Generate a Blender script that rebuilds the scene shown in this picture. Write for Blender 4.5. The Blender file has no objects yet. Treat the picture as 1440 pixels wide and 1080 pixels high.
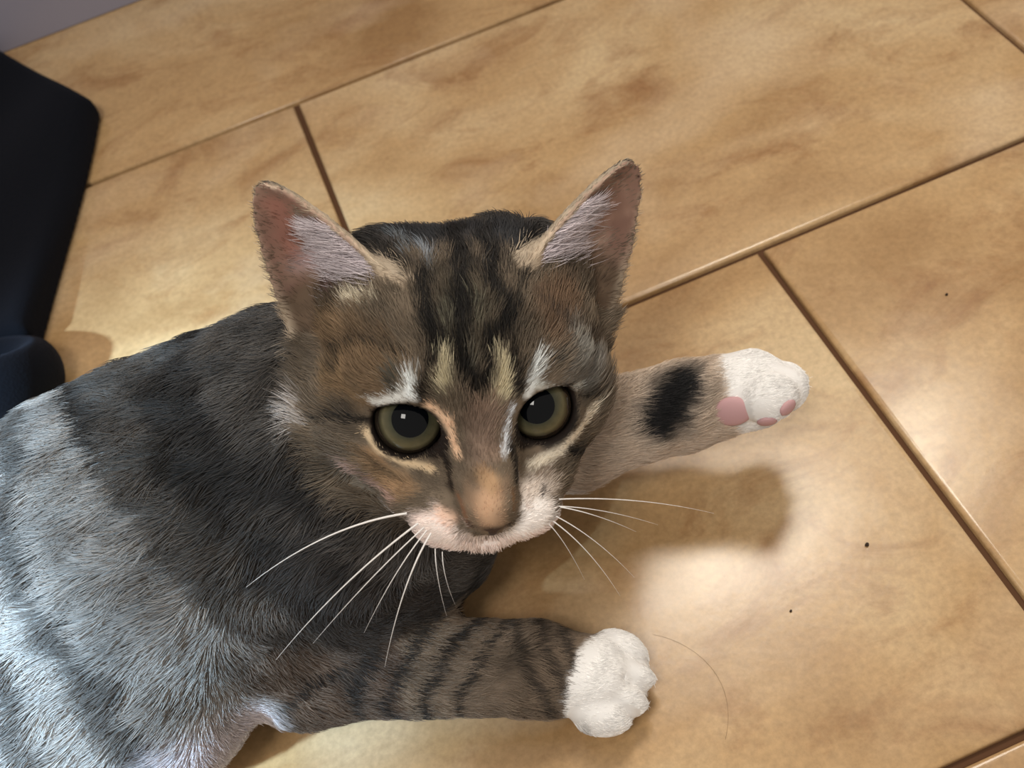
import bpy, math, random
import numpy as np
from mathutils import Vector, Matrix

# ------------------------------------------------------------------ camera, world, lights
scene = bpy.context.scene
CM = 0.01
CAM_H = 32.78                                   # cm above the floor
PITCH, ROLL, YAW, FOCAL = 0.9279, -0.3056, 0.1154, 1500.0


def camera_axes():
    fw = np.array([math.cos(PITCH) * math.sin(YAW), math.cos(PITCH) * math.cos(YAW), -math.sin(PITCH)])
    r0 = np.array([math.cos(YAW), -math.sin(YAW), 0.0])
    u0 = np.cross(r0, fw)
    c, s = math.cos(ROLL), math.sin(ROLL)
    return fw, c * r0 + s * u0, -s * r0 + c * u0


FW, RI, UP = camera_axes()
CAM = np.array([0.0, 0.0, CAM_H])


def at(px, py, z=0.0):
    """the point (cm) that stands z cm above the floor on the sight line of a measured pixel"""
    d = FW + (px - 720) / FOCAL * RI - (py - 540) / FOCAL * UP
    return CAM + d * ((z - CAM_H) / d[2])


cam_data = bpy.data.cameras.new('camera')
cam = bpy.data.objects.new('camera', cam_data)
scene.collection.objects.link(cam)
cam_data.sensor_width = 36.0
cam_data.lens = FOCAL * 36.0 / 1440.0
cam_data.clip_start = 0.01
cam_data.dof.use_dof = True
cam_data.dof.focus_distance = 0.305
cam_data.dof.aperture_fstop = 18.0
cam.matrix_world = Matrix((
    (RI[0], UP[0], -FW[0], CAM[0] * CM),
    (RI[1], UP[1], -FW[1], CAM[1] * CM),
    (RI[2], UP[2], -FW[2], CAM[2] * CM),
    (0, 0, 0, 1)))
scene.camera = cam

scene.view_settings.view_transform = 'Standard'
scene.view_settings.look = 'None'
scene.view_settings.gamma = 1.0
scene.view_settings.use_curve_mapping = False
scene.view_settings.exposure = 0.12

world = bpy.data.worlds.new('room_light')
scene.world = world
world.use_nodes = True
wn = world.node_tree.nodes
wn['Background'].inputs[0].default_value = (1.0, 0.93, 0.84, 1)
wn['Background'].inputs[1].default_value = 0.42


def area_light(name, loc, target, sx, sy, power, color):
    d = bpy.data.lights.new(name, 'AREA')
    d.shape = 'RECTANGLE'
    d.size, d.size_y = sx, sy
    d.energy = power
    d.color = color
    o = bpy.data.objects.new(name, d)
    scene.collection.objects.link(o)
    o.location = loc
    o.rotation_euler = (Vector(target) - Vector(loc)).to_track_quat('-Z', 'Y').to_euler()
    return o


# daylight through the window in the wall behind the kitten
area_light('window_daylight', (0.36, 0.66, 1.08), (0.36, 0.0, 1.08 - 0.25), 0.42, 0.40, 13.5, (1.0, 0.92, 0.80))
# the room's ceiling lamp, behind the camera
area_light('ceiling_lamp', (-0.55, -0.55, 2.1), (-0.05, 0.2, 0.0), 0.5, 0.5, 18.0, (1.0, 0.95, 0.88))


def spot_light(name, loc, target, cone, blend, power, color, radius):
    d = bpy.data.lights.new(name, 'SPOT')
    d.spot_size, d.spot_blend, d.energy, d.color, d.shadow_soft_size = math.radians(cone), blend, power, color, radius
    o = bpy.data.objects.new(name, d)
    scene.collection.objects.link(o)
    o.location = loc
    o.rotation_euler = (Vector(target) - Vector(loc)).to_track_quat('-Z', 'Y').to_euler()
    return o


# cool shaft of daylight falling on the kitten's flank from the left
spot_light('side_daylight', (-1.15, -0.25, 1.05), (-0.222, 0.195, 0.06), 10.6, 0.5, 430.0, (0.50, 0.76, 1.0), 0.05)

rng = np.random.default_rng(7)
random.seed(7)


# ------------------------------------------------------------------ helpers
def unit(v):
    v = np.asarray(v, float)
    return v / np.linalg.norm(v)


def link(o, parent=None):
    scene.collection.objects.link(o)
    if parent is not None:
        o.parent = parent
    return o


def tag(o, label=None, category=None, group=None, kind=None):
    if label: o['label'] = label
    if category: o['category'] = category
    if group: o['group'] = group
    if kind: o['kind'] = kind
    return o


def empty(name, loc=(0, 0, 0)):
    o = bpy.data.objects.new(name, None)
    o.empty_display_size = 0.02
    o.location = loc
    return link(o)


def mesh_obj(name, verts, faces, mat, parent=None, smooth=True):
    me = bpy.data.meshes.new(name)
    me.from_pydata([tuple(v) for v in verts], [], [tuple(f) for f in faces])
    me.update()
    if smooth:
        me.polygons.foreach_set('use_smooth', [True] * len(me.polygons))
    if mat: me.materials.append(mat)
    return link(bpy.data.objects.new(name, me), parent)


def box(name, lo, hi, mat, parent=None):
    (a, b, c), (d, e, f) = lo, hi
    v = [(a, b, c), (d, b, c), (d, e, c), (a, e, c), (a, b, f), (d, b, f), (d, e, f), (a, e, f)]
    q = [(0, 3, 2, 1), (4, 5, 6, 7), (0, 1, 5, 4), (1, 2, 6, 5), (2, 3, 7, 6), (3, 0, 4, 7)]
    return mesh_obj(name, v, q, mat, parent, False)


def lin(c):
    """sRGB 0-255 -> linear"""
    c = np.asarray(c, float) / 255.0
    return np.where(c <= 0.04045, c / 12.92, ((c + 0.055) / 1.055) ** 2.4)


def new_mat(name, color=(128, 128, 128), rough=0.6, spec=0.3):
    m = bpy.data.materials.new(name)
    m.use_nodes = True
    b = m.node_tree.nodes['Principled BSDF']
    b.inputs['Base Color'].default_value = (*lin(color), 1)
    b.inputs['Roughness'].default_value = rough
    b.inputs['Specular IOR Level'].default_value = spec
    return m


# ------------------------------------------------------------------ floor tiles
def tile_material():
    m = new_mat('tile_glaze', (190, 150, 100), 0.32, 0.5)
    nt = m.node_tree
    N, Lk = nt.nodes, nt.links
    b = N['Principled BSDF']
    tc = N.new('ShaderNodeTexCoord')
    oi = N.new('ShaderNodeObjectInfo')
    off = N.new('ShaderNodeVectorMath'); off.operation = 'SCALE'
    comb = N.new('ShaderNodeCombineXYZ')
    for i in range(3): Lk.new(oi.outputs['Random'], comb.inputs[i])
    Lk.new(comb.outputs[0], off.inputs[0]); off.inputs['Scale'].default_value = 13.0
    add = N.new('ShaderNodeVectorMath'); add.operation = 'ADD'
    Lk.new(tc.outputs['Object'], add.inputs[0]); Lk.new(off.outputs[0], add.inputs[1])

    def noise(scale, detail, rough, dist, sx=1.0, sy=1.0, rot=0.0):
        mp = N.new('ShaderNodeMapping')
        mp.inputs['Scale'].default_value = (sx, sy, 1)
        mp.inputs['Rotation'].default_value = (0, 0, rot)
        Lk.new(add.outputs[0], mp.inputs['Vector'])
        n = N.new('ShaderNodeTexNoise')
        n.inputs['Scale'].default_value = scale
        n.inputs['Detail'].default_value = detail
        n.inputs['Roughness'].default_value = rough
        n.inputs['Distortion'].default_value = dist
        Lk.new(mp.outputs[0], n.inputs['Vector'])
        return n

    def ramp(src, stops):
        r = N.new('ShaderNodeValToRGB')
        el = r.color_ramp.elements
        while len(el) < len(stops): el.new(0.5)
        for e, (p, c) in zip(el, stops):
            e.position = p
            e.color = (*lin(c), 1) if len(c) == 3 else c
        Lk.new(src, r.inputs[0])
        return r

    def mix(fac, a, c2, mode='MIX'):
        x = N.new('ShaderNodeMix'); x.data_type = 'RGBA'; x.blend_type = mode
        if hasattr(fac, 'links'): Lk.new(fac, x.inputs[0])
        else: x.inputs[0].default_value = fac
        Lk.new(a, x.inputs[6])
        if hasattr(c2, 'links'): Lk.new(c2, x.inputs[7])
        else: x.inputs[7].default_value = c2
        return x

    big = ramp(noise(7, 5, 0.55, 0.4, 1, 1.5, 0.5).outputs[0],
               [(0.30, (156, 120, 78)), (0.5, (188, 154, 110)), (0.70, (210, 184, 144))])
    rust = ramp(noise(19, 7, 0.66, 0.7, 1, 1.7, 0.3).outputs[0],
                [(0.50, (0, 0, 0, 1)), (0.74, (1, 1, 1, 1))])
    pale = ramp(noise(10, 4, 0.5, 0.2, 1, 1.3, -0.3).outputs[0],
                [(0.52, (0, 0, 0, 1)), (0.72, (1, 1, 1, 1))])
    grain = ramp(noise(420, 3, 0.7, 0).outputs[0], [(0.3, (228, 228, 228)), (0.7, (255, 255, 255))])
    s1 = N.new('ShaderNodeMath'); s1.operation = 'MULTIPLY'; s1.inputs[1].default_value = 0.78
    Lk.new(rust.outputs[0], s1.inputs[0])
    s2 = N.new('ShaderNodeMath'); s2.operation = 'MULTIPLY'; s2.inputs[1].default_value = 0.55
    Lk.new(pale.outputs[0], s2.inputs[0])
    a = mix(s1.outputs[0], big.outputs[0], (*lin((136, 90, 50)), 1))
    c = mix(s2.outputs[0], a.outputs[2], (*lin((214, 190, 158)), 1))
    g = mix(1.0, c.outputs[2], grain.outputs[0], 'MULTIPLY')
    Lk.new(g.outputs[2], b.inputs['Base Color'])
    bump = N.new('ShaderNodeBump'); bump.inputs['Strength'].default_value = 0.12
    bump.inputs['Distance'].default_value = 0.001
    Lk.new(noise(60, 5, 0.6, 0).outputs[0], bump.inputs['Height'])
    Lk.new(bump.outputs[0], b.inputs['Normal'])
    rr = N.new('ShaderNodeMapRange')
    rr.inputs['To Min'].default_value = 0.19; rr.inputs['To Max'].default_value = 0.30
    Lk.new(noise(25, 3, 0.5, 0).outputs[0], rr.inputs['Value'])
    Lk.new(rr.outputs[0], b.inputs['Roughness'])
    return m


grout_mat = new_mat('grout', (88, 62, 44), 0.9, 0.1)
WALL_Y = 61.2
floor = box('floor', (-0.92, -0.36, -0.02), (1.22, WALL_Y * CM, -0.0028), grout_mat)
tag(floor, 'tan ceramic tile floor with thin dark grout joints', None, None, 'structure')

TW, TH, JOINT = 30.16, 20.0, 0.26
ROW_Y = 25.82                                   # joint line of a row of tiles (cm)
COL_X = -0.86


def tile_mesh(w, h):
    """tile w x h cm with a rounded edge, top at z = 0"""
    prof = [(0.0, -0.6), (0.0, -0.14), (0.035, -0.05), (0.10, -0.012), (0.20, 0.0)]
    vs, fs = [], []
    for ins, z in prof:
        x, y = w / 2 - ins, h / 2 - ins
        vs += [(-x * CM, -y * CM, z * CM), (x * CM, -y * CM, z * CM), (x * CM, y * CM, z * CM), (-x * CM, y * CM, z * CM)]
    for k in range(len(prof) - 1):
        for j in range(4):
            a, b2 = 4 * k + j, 4 * k + (j + 1) % 4
            fs.append((a, b2, b2 + 4, a + 4))
    fs.append((16, 17, 18, 19))
    me = bpy.data.meshes.new('tile')
    me.from_pydata(vs, [], fs)
    me.materials.append(tile_mat)
    me.polygons.foreach_set('use_smooth', [True] * (len(fs) - 1) + [True])
    return me


tile_mat = tile_material()
full_tile = tile_mesh(TW - JOINT, TH - JOINT)
cut_h = WALL_Y - (ROW_Y + 2 * TH) + TH
cut_tile = tile_mesh(TW - JOINT, cut_h - JOINT)
for r in range(-3, 2):
    y0 = ROW_Y + r * TH
    shift = 0.0 if r % 2 == 0 else 0.496 * TW
    for k in range(-3, 4):
        x0 = COL_X + k * TW + shift
        hh, me = (TH, full_tile) if r < 1 else (cut_h, cut_tile)
        t = bpy.data.objects.new('tile', me)
        t.location = ((x0 + TW / 2) * CM, (y0 + hh / 2) * CM, 0)
        link(t, floor)

# ------------------------------------------------------------------ wall with its baseboard and window
wall_mat = new_mat('wall_paint', (205, 198, 200), 0.8, 0.2)
base_mat = new_mat('baseboard_paint', (150, 148, 164), 0.5, 0.3)
WX0, WX1, WZ0, WZ1 = 0.11, 0.61, 0.85, 1.31
wy0, wy1 = WALL_Y * CM, WALL_Y * CM + 0.10
wv, wf = [], []
for lo, hi in (((-0.8, wy0, -0.02), (WX0, wy1, 2.4)), ((WX1, wy0, -0.02), (1.1, wy1, 2.4)),
               ((WX0, wy0, -0.02), (WX1, wy1, WZ0)), ((WX0, wy0, WZ1), (WX1, wy1, 2.4))):
    (a, b, c), (d, e, f) = lo, hi
    o = len(wv)
    wv += [(a, b, c), (d, b, c), (d, e, c), (a, e, c), (a, b, f), (d, b, f), (d, e, f), (a, e, f)]
    wf += [tuple(o + i for i in q) for q in ((0, 3, 2, 1), (4, 5, 6, 7), (0, 1, 5, 4), (1, 2, 6, 5), (2, 3, 7, 6), (3, 0, 4, 7))]
wall = mesh_obj('wall_back', wv, wf, wall_mat, None, False)
tag(wall, None, None, None, 'structure')
bb = box('baseboard_back', (-0.8, wy0 - 0.010, 0.0005), (1.1, wy0 - 0.0002, 0.085), base_mat)
tag(bb, None, None, None, 'structure')
win = empty('window_1', (0.36, wy0, WZ0)); tag(win, None, None, None, 'structure')
frame_mat = new_mat('window_frame_paint', (225, 225, 225), 0.4, 0.4)
for lo, hi in (((WX0, wy0 + 0.01, WZ0), (WX0 + 0.025, wy0 + 0.03, WZ1)), ((WX1 - 0.025, wy0 + 0.01, WZ0), (WX1, wy0 + 0.03, WZ1)),
               ((WX0 + 0.025, wy0 + 0.01, WZ0), (WX1 - 0.025, wy0 + 0.03, WZ0 + 0.025)),
               ((WX0 + 0.025, wy0 + 0.01, WZ1 - 0.025), (WX1 - 0.025, wy0 + 0.03, WZ1))):
    fr = box('window_frame', np.subtract(lo, (0.36, wy0, WZ0)), np.subtract(hi, (0.36, wy0, WZ0)), frame_mat, win)


# ------------------------------------------------------------------ signed distance modelling
class Field:
    def __init__(self, lo, hi, h):
        self.lo, self.h = np.array(lo, float), h
        self.n = np.ceil((np.array(hi) - self.lo) / h).astype(int) + 1
        self.D = np.full(self.n, 4.0, np.float32)
        self.ax = [(self.lo[i] + h * np.arange(self.n[i])).astype(np.float32) for i in range(3)]

    def window(self, c, R):
        s = []
        for i in range(3):
            a = int(max(0, math.floor((c[i] - R - self.lo[i]) / self.h)))
            b = int(min(self.n[i], math.ceil((c[i] + R - self.lo[i]) / self.h) + 1))
            s.append(slice(a, max(a, b)))
        X, Y, Z = np.meshgrid(self.ax[0][s[0]], self.ax[1][s[1]], self.ax[2][s[2]], indexing='ij', sparse=False)
        return tuple(s), np.stack([X, Y, Z], -1)

    def add(self, fn, c, R, k):
        s, P = self.window(c, R + k + 0.4)
        if P.size == 0: return
        d = fn(P)
        D = self.D[s]
        hh = np.clip(0.5 + 0.5 * (D - d) / k, 0, 1)
        self.D[s] = D + (d - D) * hh - k * hh * (1 - hh)

    def cut(self, fn, c, R, k):
        s, P = self.window(c, R + k + 0.4)
        d = -fn(P)
        D = self.D[s]
        hh = np.clip(0.5 - 0.5 * (D - d) / k, 0, 1)
        self.D[s] = D + (d - D) * hh + k * hh * (1 - hh)

    def floor(self, z0):
        self.D = np.maximum(self.D, (z0 - self.ax[2])[None, None, :])

    def mesh(self, smooth=2):
        D = self.D
        S = D < 0
        n = np.array(D.shape)
        cnt = np.zeros(n - 1, np.int8)
        offs = [(i, j, k) for i in (0, 1) for j in (0, 1) for k in (0, 1)]
        for i, j, k in offs:
            cnt += S[i:n[0] - 1 + i, j:n[1] - 1 + j, k:n[2] - 1 + k]
        I = np.argwhere((cnt > 0) & (cnt < 8))
        V = np.stack([D[I[:, 0] + i, I[:, 1] + j, I[:, 2] + k] for i, j, k in offs], 1)
        O = np.array(offs, float)
        acc = np.zeros((len(I), 3)); w = np.zeros(len(I))
        for a in range(8):
            for b in range(a + 1, 8):
                if np.abs(O[a] - O[b]).sum() != 1: continue
                m = (V[:, a] < 0) != (V[:, b] < 0)
                t = V[m, a] / (V[m, a] - V[m, b])
                acc[m] += O[a] + t[:, None] * (O[b] - O[a]); w[m] += 1
        verts = self.lo + self.h * (I + acc / w[:, None])
        idx = np.full(n - 1, -1, np.int32)
        idx[I[:, 0], I[:, 1], I[:, 2]] = np.arange(len(I))
        faces = []
        for ax in range(3):
            sl0 = [slice(None)] * 3; sl1 = [slice(None)] * 3
            sl0[ax] = slice(0, n[ax] - 1); sl1[ax] = slice(1, n[ax])
            E = np.argwhere(S[tuple(sl0)] != S[tuple(sl1)])
            u, v = (ax + 1) % 3, (ax + 2) % 3
            ok = (E[:, u] > 0) & (E[:, v] > 0) & (E[:, u] < n[u] - 1) & (E[:, v] < n[v] - 1)
            E = E[ok]
            du = np.zeros(3, int); du[u] = 1
            dv = np.zeros(3, int); dv[v] = 1
            q = np.stack([idx[tuple((E - du - dv).T)], idx[tuple((E - dv).T)], idx[tuple(E.T)], idx[tuple((E - du).T)]], 1)
            flip = ~S[tuple(E.T)]
            q[flip] = q[flip][:, ::-1]
            faces.append(q)
        F = np.concatenate(faces)
        for _ in range(smooth):
            e = np.concatenate([F[:, [0, 1]], F[:, [1, 2]], F[:, [2, 3]], F[:, [3, 0]]])
            s = np.zeros_like(verts); c = np.zeros(len(verts))
            for ax in range(3):
                s[:, ax] = np.bincount(e[:, 0], verts[e[:, 1], ax], len(verts))
            c = np.bincount(e[:, 0], minlength=len(verts))
            verts = verts * 0.5 + 0.5 * s / np.maximum(c, 1)[:, None]
        return verts, F


def vnormals(V, F):
    n = np.cross(V[F[:, 2]] - V[F[:, 0]], V[F[:, 3]] - V[F[:, 1]])
    out = np.zeros_like(V)
    for j in range(4):
        for ax in range(3):
            out[:, ax] += np.bincount(F[:, j], n[:, ax], len(V))
    return out / np.maximum(np.linalg.norm(out, axis=1), 1e-9)[:, None]


def capsule(a, b, ra, rb):
    a, b = np.asarray(a, np.float32), np.asarray(b, np.float32)
    ab = b - a
    L2 = float(ab @ ab)

    def fn(P):
        t = np.clip(((P - a) @ ab) / L2, 0, 1)
        q = P - a - t[..., None] * ab
        return np.sqrt((q * q).sum(-1)) - (ra + (rb - ra) * t)
    return fn, (a + b) / 2, math.sqrt(L2) / 2 + max(ra, rb)


def ellipsoid(c, r, M=None):
    c, r = np.asarray(c, np.float32), np.asarray(r, np.float32)
    M = np.eye(3, dtype=np.float32) if M is None else np.asarray(M, np.float32)

    def fn(P):
        q = (P - c) @ M                       # columns of M are the ellipsoid's axes
        k0 = np.sqrt(((q / r) ** 2).sum(-1))
        k1 = np.sqrt(((q / (r * r)) ** 2).sum(-1))
        return k0 * (k0 - 1) / np.maximum(k1, 1e-6)
    return fn, c, float(r.max())


# ------------------------------------------------------------------ the kitten: pose
def head_frame():
    th, ps, ro = math.radians(HEAD_PITCH), math.radians(HEAD_YAW), math.radians(HEAD_ROLL)
    ex, ey, ez = RI.copy(), UP.copy(), -FW.copy()

    def rot(v, k, a):
        return v * math.cos(a) + np.cross(k, v) * math.sin(a) + k * (k @ v) * (1 - math.cos(a))
    k = ez.copy(); ex, ey = rot(ex, k, ro), rot(ey, k, ro)
    k = ex.copy(); ey, ez = rot(ey, k, th), rot(ez, k, th)
    k = ey.copy(); ex, ez = rot(ex, k, ps), rot(ez, k, ps)
    return np.stack([ex, ey, ez], 1)


HEAD_PITCH, HEAD_YAW, HEAD_ROLL = 40.0, 10.0, 0.5
HM = head_frame()
EYE_MID_W = CAM + (FW + (672 - 720) / FOCAL * RI - (597 - 540) / FOCAL * UP) * 28.8
HEAD_O = EYE_MID_W - HM @ np.array([0, 0, 2.35])


def hw(*p):
    """head-local cm -> world cm"""
    return HEAD_O + HM @ np.asarray(p, float)


def to_head(P):
    return (np.asarray(P) - HEAD_O) @ HM


EYE_R = 0.98
EYE_C = {s: np.array([s * 1.77, -0.17 if s < 0 else -0.26, 1.60]) for s in (-1, 1)}          # eyeball centres, head local
EYE_AX = {s: unit((s * 0.26, 0.36, 1.0)) for s in (-1, 1)}            # where each eye opening faces
EYE_UV = {}
for s in (-1, 1):
    u_ = np.array([math.cos(math.radians(6) * s), math.sin(math.radians(6) * s), 0])
    u_ = unit(u_ - EYE_AX[s] * (u_ @ EYE_AX[s]))
    EYE_UV[s] = (u_, np.cross(EYE_AX[s], u_))
EYE_A, EYE_B = 0.98, 0.80

GAZE = {-1: (0.0, 0.0, 0.0), 1: (0.0, 0.0, 0.0)}
EAR = {}
for s in (-1, 1):
    bi, bo, tip = np.array([s * 1.45, 2.85, -0.1]), np.array([s * 4.55, 0.55, -1.0]), (np.array([-4.95, 5.45, -2.0]) if s < 0 else np.array([5.2, 5.05, -2.0]))
    bm = (bi + bo) / 2
    es = unit(tip - bm); wv_ = (bo - bi); ew = unit(wv_ - es * (wv_ @ es)); ed = np.cross(ew, es) * s
    if ed[2] < 0: ed = -ed
    EAR[s] = dict(o=bm, s=es, w=ew, d=ed, L=np.linalg.norm(tip - bm))

J = dict(
    rump=at(-360, 1000, 4.8), mid=at(-60, 870, 5.0), chest=at(200, 760, 5.1), sho=at(325, 672, 5.3),
    neck=at(420, 600, 6.3), nape=hw(0, -0.6, -3.0),
    arm0=at(345, 850, 4.0), elbow=at(430, 930, 1.85), wrist=at(745, 940, 1.40), paw=at(835, 952, 1.2),
    breast=at(490, 770, 3.9), throat=at(592, 745, 3.4), belly=at(60, 985, 3.6), bib=at(235, 985, 2.9),
    far0=at(560, 640, 4.2), far1=at(800, 615, 3.0), far2=at(955, 572, 3.6), far3=at(1055, 548, 4.0),
    hip=at(-250, 1060, 3.2), knee=at(-60, 1230, 2.2), hock=at(-330, 1300, 1.4), toe=at(-150, 1390, 1.0),
    tail0=np.array([-27.4, 17.6, 2.0]), tail1=np.array([-26.2, 12.0, 1.0]), tail2=np.array([-21.0, 8.2, 0.9]), tail3=np.array([-15.0, 7.4, 0.85]),
)


def paw_toes(center, fwd, upv, size):
    """four toe lobes, head first: list of (centre, radii, axes)"""
    fwd = unit(fwd); side = unit(np.cross(upv, fwd)); u = np.cross(fwd, side)
    out = []
    for off, f in ((-0.92, 0.40), (-0.34, 0.70), (0.34, 0.72), (0.92, 0.44)):
        out.append((center + side * off * size * 0.95 + fwd * f * size - u * 0.12 * size,
                    np.array([0.74, 0.47, 0.64]) * size, np.stack([unit(fwd + side * off * 0.18), side, u], 1)))
    return out


def build_kitten():
    Fd = Field((-30, 5, -0.4), (15, 30, 16), 0.115)

    def cap(a, b, ra, rb, k): Fd.add(*capsule(J[a] if isinstance(a, str) else a, J[b] if isinstance(b, str) else b, ra, rb), k)

    def ell(c, r, k, M=None): Fd.add(*ellipsoid(c, r, M), k)
    cap('rump', 'mid', 4.5, 4.7, 1.5)
    cap('mid', 'chest', 4.7, 4.8, 1.5)
    cap('chest', 'sho', 4.8, 4.4, 1.5)
    cap('sho', 'neck', 4.0, 3.3, 1.5)
    cap('neck', 'nape', 3.2, 2.9, 1.4)
    ell(J['breast'], (3.3, 3.3, 3.2), 1.6)
    ell(J['throat'], (2.4, 2.4, 2.3), 1.4)
    ell(J['belly'], (5.5, 3.9, 3.4), 1.5)
    ell(J['bib'], (2.6, 2.6, 2.4), 1.2)
    # hind leg and tail, folded beside the belly
    cap('hip', 'knee', 3.2, 2.0, 1.2); cap('knee', 'hock', 1.8, 1.1, 0.8); cap('hock', 'toe', 1.1, 1.1, 0.6)
    cap('rump', 'tail0', 2.2, 1.0, 1.2); cap('tail0', 'tail1', 0.95, 0.85, 0.5)
    cap('tail1', 'tail2', 0.85, 0.8, 0.5); cap('tail2', 'tail3', 0.8, 0.6, 0.5)
    # near foreleg
    cap('arm0', 'elbow', 2.6, 1.9, 1.2); cap('elbow', 'wrist', 1.75, 1.30, 0.8); cap('wrist', 'paw', 1.28, 1.25, 0.5)
    # far foreleg
    cap('far0', 'far1', 2.2, 1.65, 0.6); cap('far1', 'far2', 1.6, 1.35, 0.5); cap('far2', 'far3', 1.32, 1.3, 0.4)
    for c, r, M in paw_toes(J['paw'], J['paw'] - J['wrist'] + np.array([0, -0.35, 0]), np.array([0, 0, 1.0]), 1.22):
        ell(c, r, 0.16, M)
    toes = paw_toes(J['paw'], J['paw'] - J['wrist'] + np.array([0, -0.35, 0]), np.array([0, 0, 1.0]), 1.22)
    for (c0, r0, M0), (c1, r1, M1) in zip(toes[:-1], toes[1:]):                # clefts between the toes
        m = (c0 + c1) / 2; f = unit(M0[:, 0] + M1[:, 0])
        Fd.cut(capsule(m + f * 1.0 + np.array([0, 0, 0.05]), m + f * 0.1 + np.array([0, 0, 0.92]), 0.14, 0.05)[0], m + f * 0.5, 1.4, 0.12)
    fup = unit(np.array([-0.25, 0.75, 0.6]))
    for c, r, M in paw_toes(J['far3'], J['far3'] - J['far2'], fup, 1.22):
        ell(c, r, 0.16, M)
    # head
    ell(hw(0, 0.45, -0.85), (3.85, 3.05, 3.5), 0.8, HM)
    for s in (-1, 1):
        ell(hw(s * 2.35, -1.15, -0.2), (1.75, 1.6, 2.0), 0.9, HM)             # cheeks
        ell(hw(s * 1.95, -1.7, 1.0), (1.2, 1.0, 1.3), 0.8, HM)
        ell(hw(s * 1.75, 1.05, 1.25), (1.35, 0.75, 0.9), 0.6, HM)             # brows
        ell(hw(s * 1.80, -0.75, 1.55), (1.25, 0.75, 1.0), 0.5, HM)            # below the eyes
    for s in (-1, 1):
        ell(hw(s * 1.75, 1.75, -1.7), (2.0, 1.65, 2.0), 0.8, HM)              # corners of the skull below the ears
        ell(hw(s * 1.65, -2.05, 2.1), (1.05, 0.9, 1.3), 0.7, HM)              # cheek to muzzle
    Fd.add(*capsule(hw(0, 0.25, 1.5), hw(0, -1.45, 3.95), 1.25, 0.80), 0.7)   # bridge of the nose
    for s in (-1, 1):
        ell(hw(s * 0.95, -2.30, 3.35), (1.12, 0.82, 0.95), 0.35, HM)          # whisker pads
    ell(hw(0, -2.75, 3.3), (1.1, 0.58, 0.95), 0.3, HM)                          # chin
    ell(hw(0, -2.0, 1.7), (1.9, 1.3, 1.7), 0.6, HM)                           # jaw
    ell(hw(0, -1.66, 4.30), (0.52, 0.36, 0.34), 0.18, HM)                     # nose tip
    # ears: cupped shells
    for s in (-1, 1):
        E = EAR[s]
        o, Ax = hw(*E['o']), HM @ np.stack([E['s'], E['w'], E['d']], 1)

        def ear(P, o=o, Ax=Ax, L=E['L']):
            q = (P - o.astype(np.float32)) @ Ax.astype(np.float32)
            t = q[..., 0] / L
            tc = np.clip(t, 0, 1)
            a = 2.0 * np.power(np.clip(1 - tc, 0, 1) + 0.004, 0.60) + 0.05 + 0.25 * np.clip(-t, 0, 1)
            cup = (0.95 * (1 - tc) + 0.12) * (0.30 + 0.70 * np.clip(t / 0.4, 0, 1))
            x = np.clip(q[..., 1] / a, -1.3, 1.3)
            d0 = cup * (x * x - 1)
            sheet = np.abs(q[..., 2] - d0) * 0.72 - 0.13
            side = (np.abs(q[..., 1]) - a) * 0.85
            top = q[..., 0] - L
            bot = -q[..., 0] - 1.1
            m = np.maximum(np.maximum(sheet, side), np.maximum(top, bot))
            return m
        Fd.add(ear, o + Ax[:, 0] * E['L'] * 0.4, E['L'] * 0.75 + 1.3, 0.45)
    # eye openings
    for s in (-1, 1):
        c = hw(*EYE_C[s]); ax = HM @ EYE_AX[s]
        u, v = HM @ EYE_UV[s][0], HM @ EYE_UV[s][1]

        def almond(P, c=c, ax=ax, u=u, v=v):
            q = P - c.astype(np.float32)
            x, y, z = q @ u.astype(np.float32), q @ v.astype(np.float32), q @ ax.astype(np.float32)
            R = 0.95
            return np.maximum(np.sqrt((x / EYE_A) ** 2 + (y / EYE_B) ** 2) * 0.8 - 0.8, np.maximum(-z, z - 2.4))
        Fd.cut(almond, c + ax * 1.2, 2.0, 0.10)
        # keep the socket clear for the eyeball
        Fd.cut(ellipsoid(c, (EYE_R - 0.03,) * 3)[0], c, EYE_R, 0.06)
    # mouth line
    Fd.cut(capsule(hw(0, -2.0, 4.62), hw(0, -2.55, 4.35), 0.05, 0.05)[0], hw(0, -2.25, 4.4), 0.7, 0.08)
    for s in (-1, 1):
        Fd.cut(capsule(hw(0, -2.62, 4.2), hw(s * 1.15, -2.85, 3.4), 0.06, 0.08)[0], hw(s * 0.6, -2.7, 3.8), 1.1, 0.08)
    Fd.floor(0.03)
    return Fd.mesh(2)


KV, KF = build_kitten()
KN = vnormals(KV, KF)
print('kitten verts', len(KV))

kitten = empty('kitten', tuple(at(200, 775, 0) * CM))
tag(kitten, 'grey brown tabby kitten with white paws lying on the tiles', 'cat')
K_OFF = np.array(kitten.location) / CM
coat_mat = new_mat('coat_skin', (120, 110, 100), 0.8, 0.2)


def fast_mesh(name, V, F, mat, parent, off):
    me = bpy.data.meshes.new(name)
    me.vertices.add(len(V)); me.vertices.foreach_set('co', ((V - off) * CM).astype(np.float32).ravel())
    me.loops.add(F.size); me.loops.foreach_set('vertex_index', F.astype(np.int32).ravel())
    me.polygons.add(len(F)); me.polygons.foreach_set('loop_start', np.arange(0, F.size, 4, dtype=np.int32))
    me.polygons.foreach_set('use_smooth', np.ones(len(F), bool))
    me.update(calc_edges=True)
    me.materials.append(mat)
    o = bpy.data.objects.new(name, me)
    return link(o, parent)


body = fast_mesh('body', KV, KF, coat_mat, kitten, K_OFF)

# ------------------------------------------------------------------ the kitten: coat colour
def smooth01(x):
    x = np.clip(x, 0, 1)
    return x * x * (3 - 2 * x)


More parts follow.
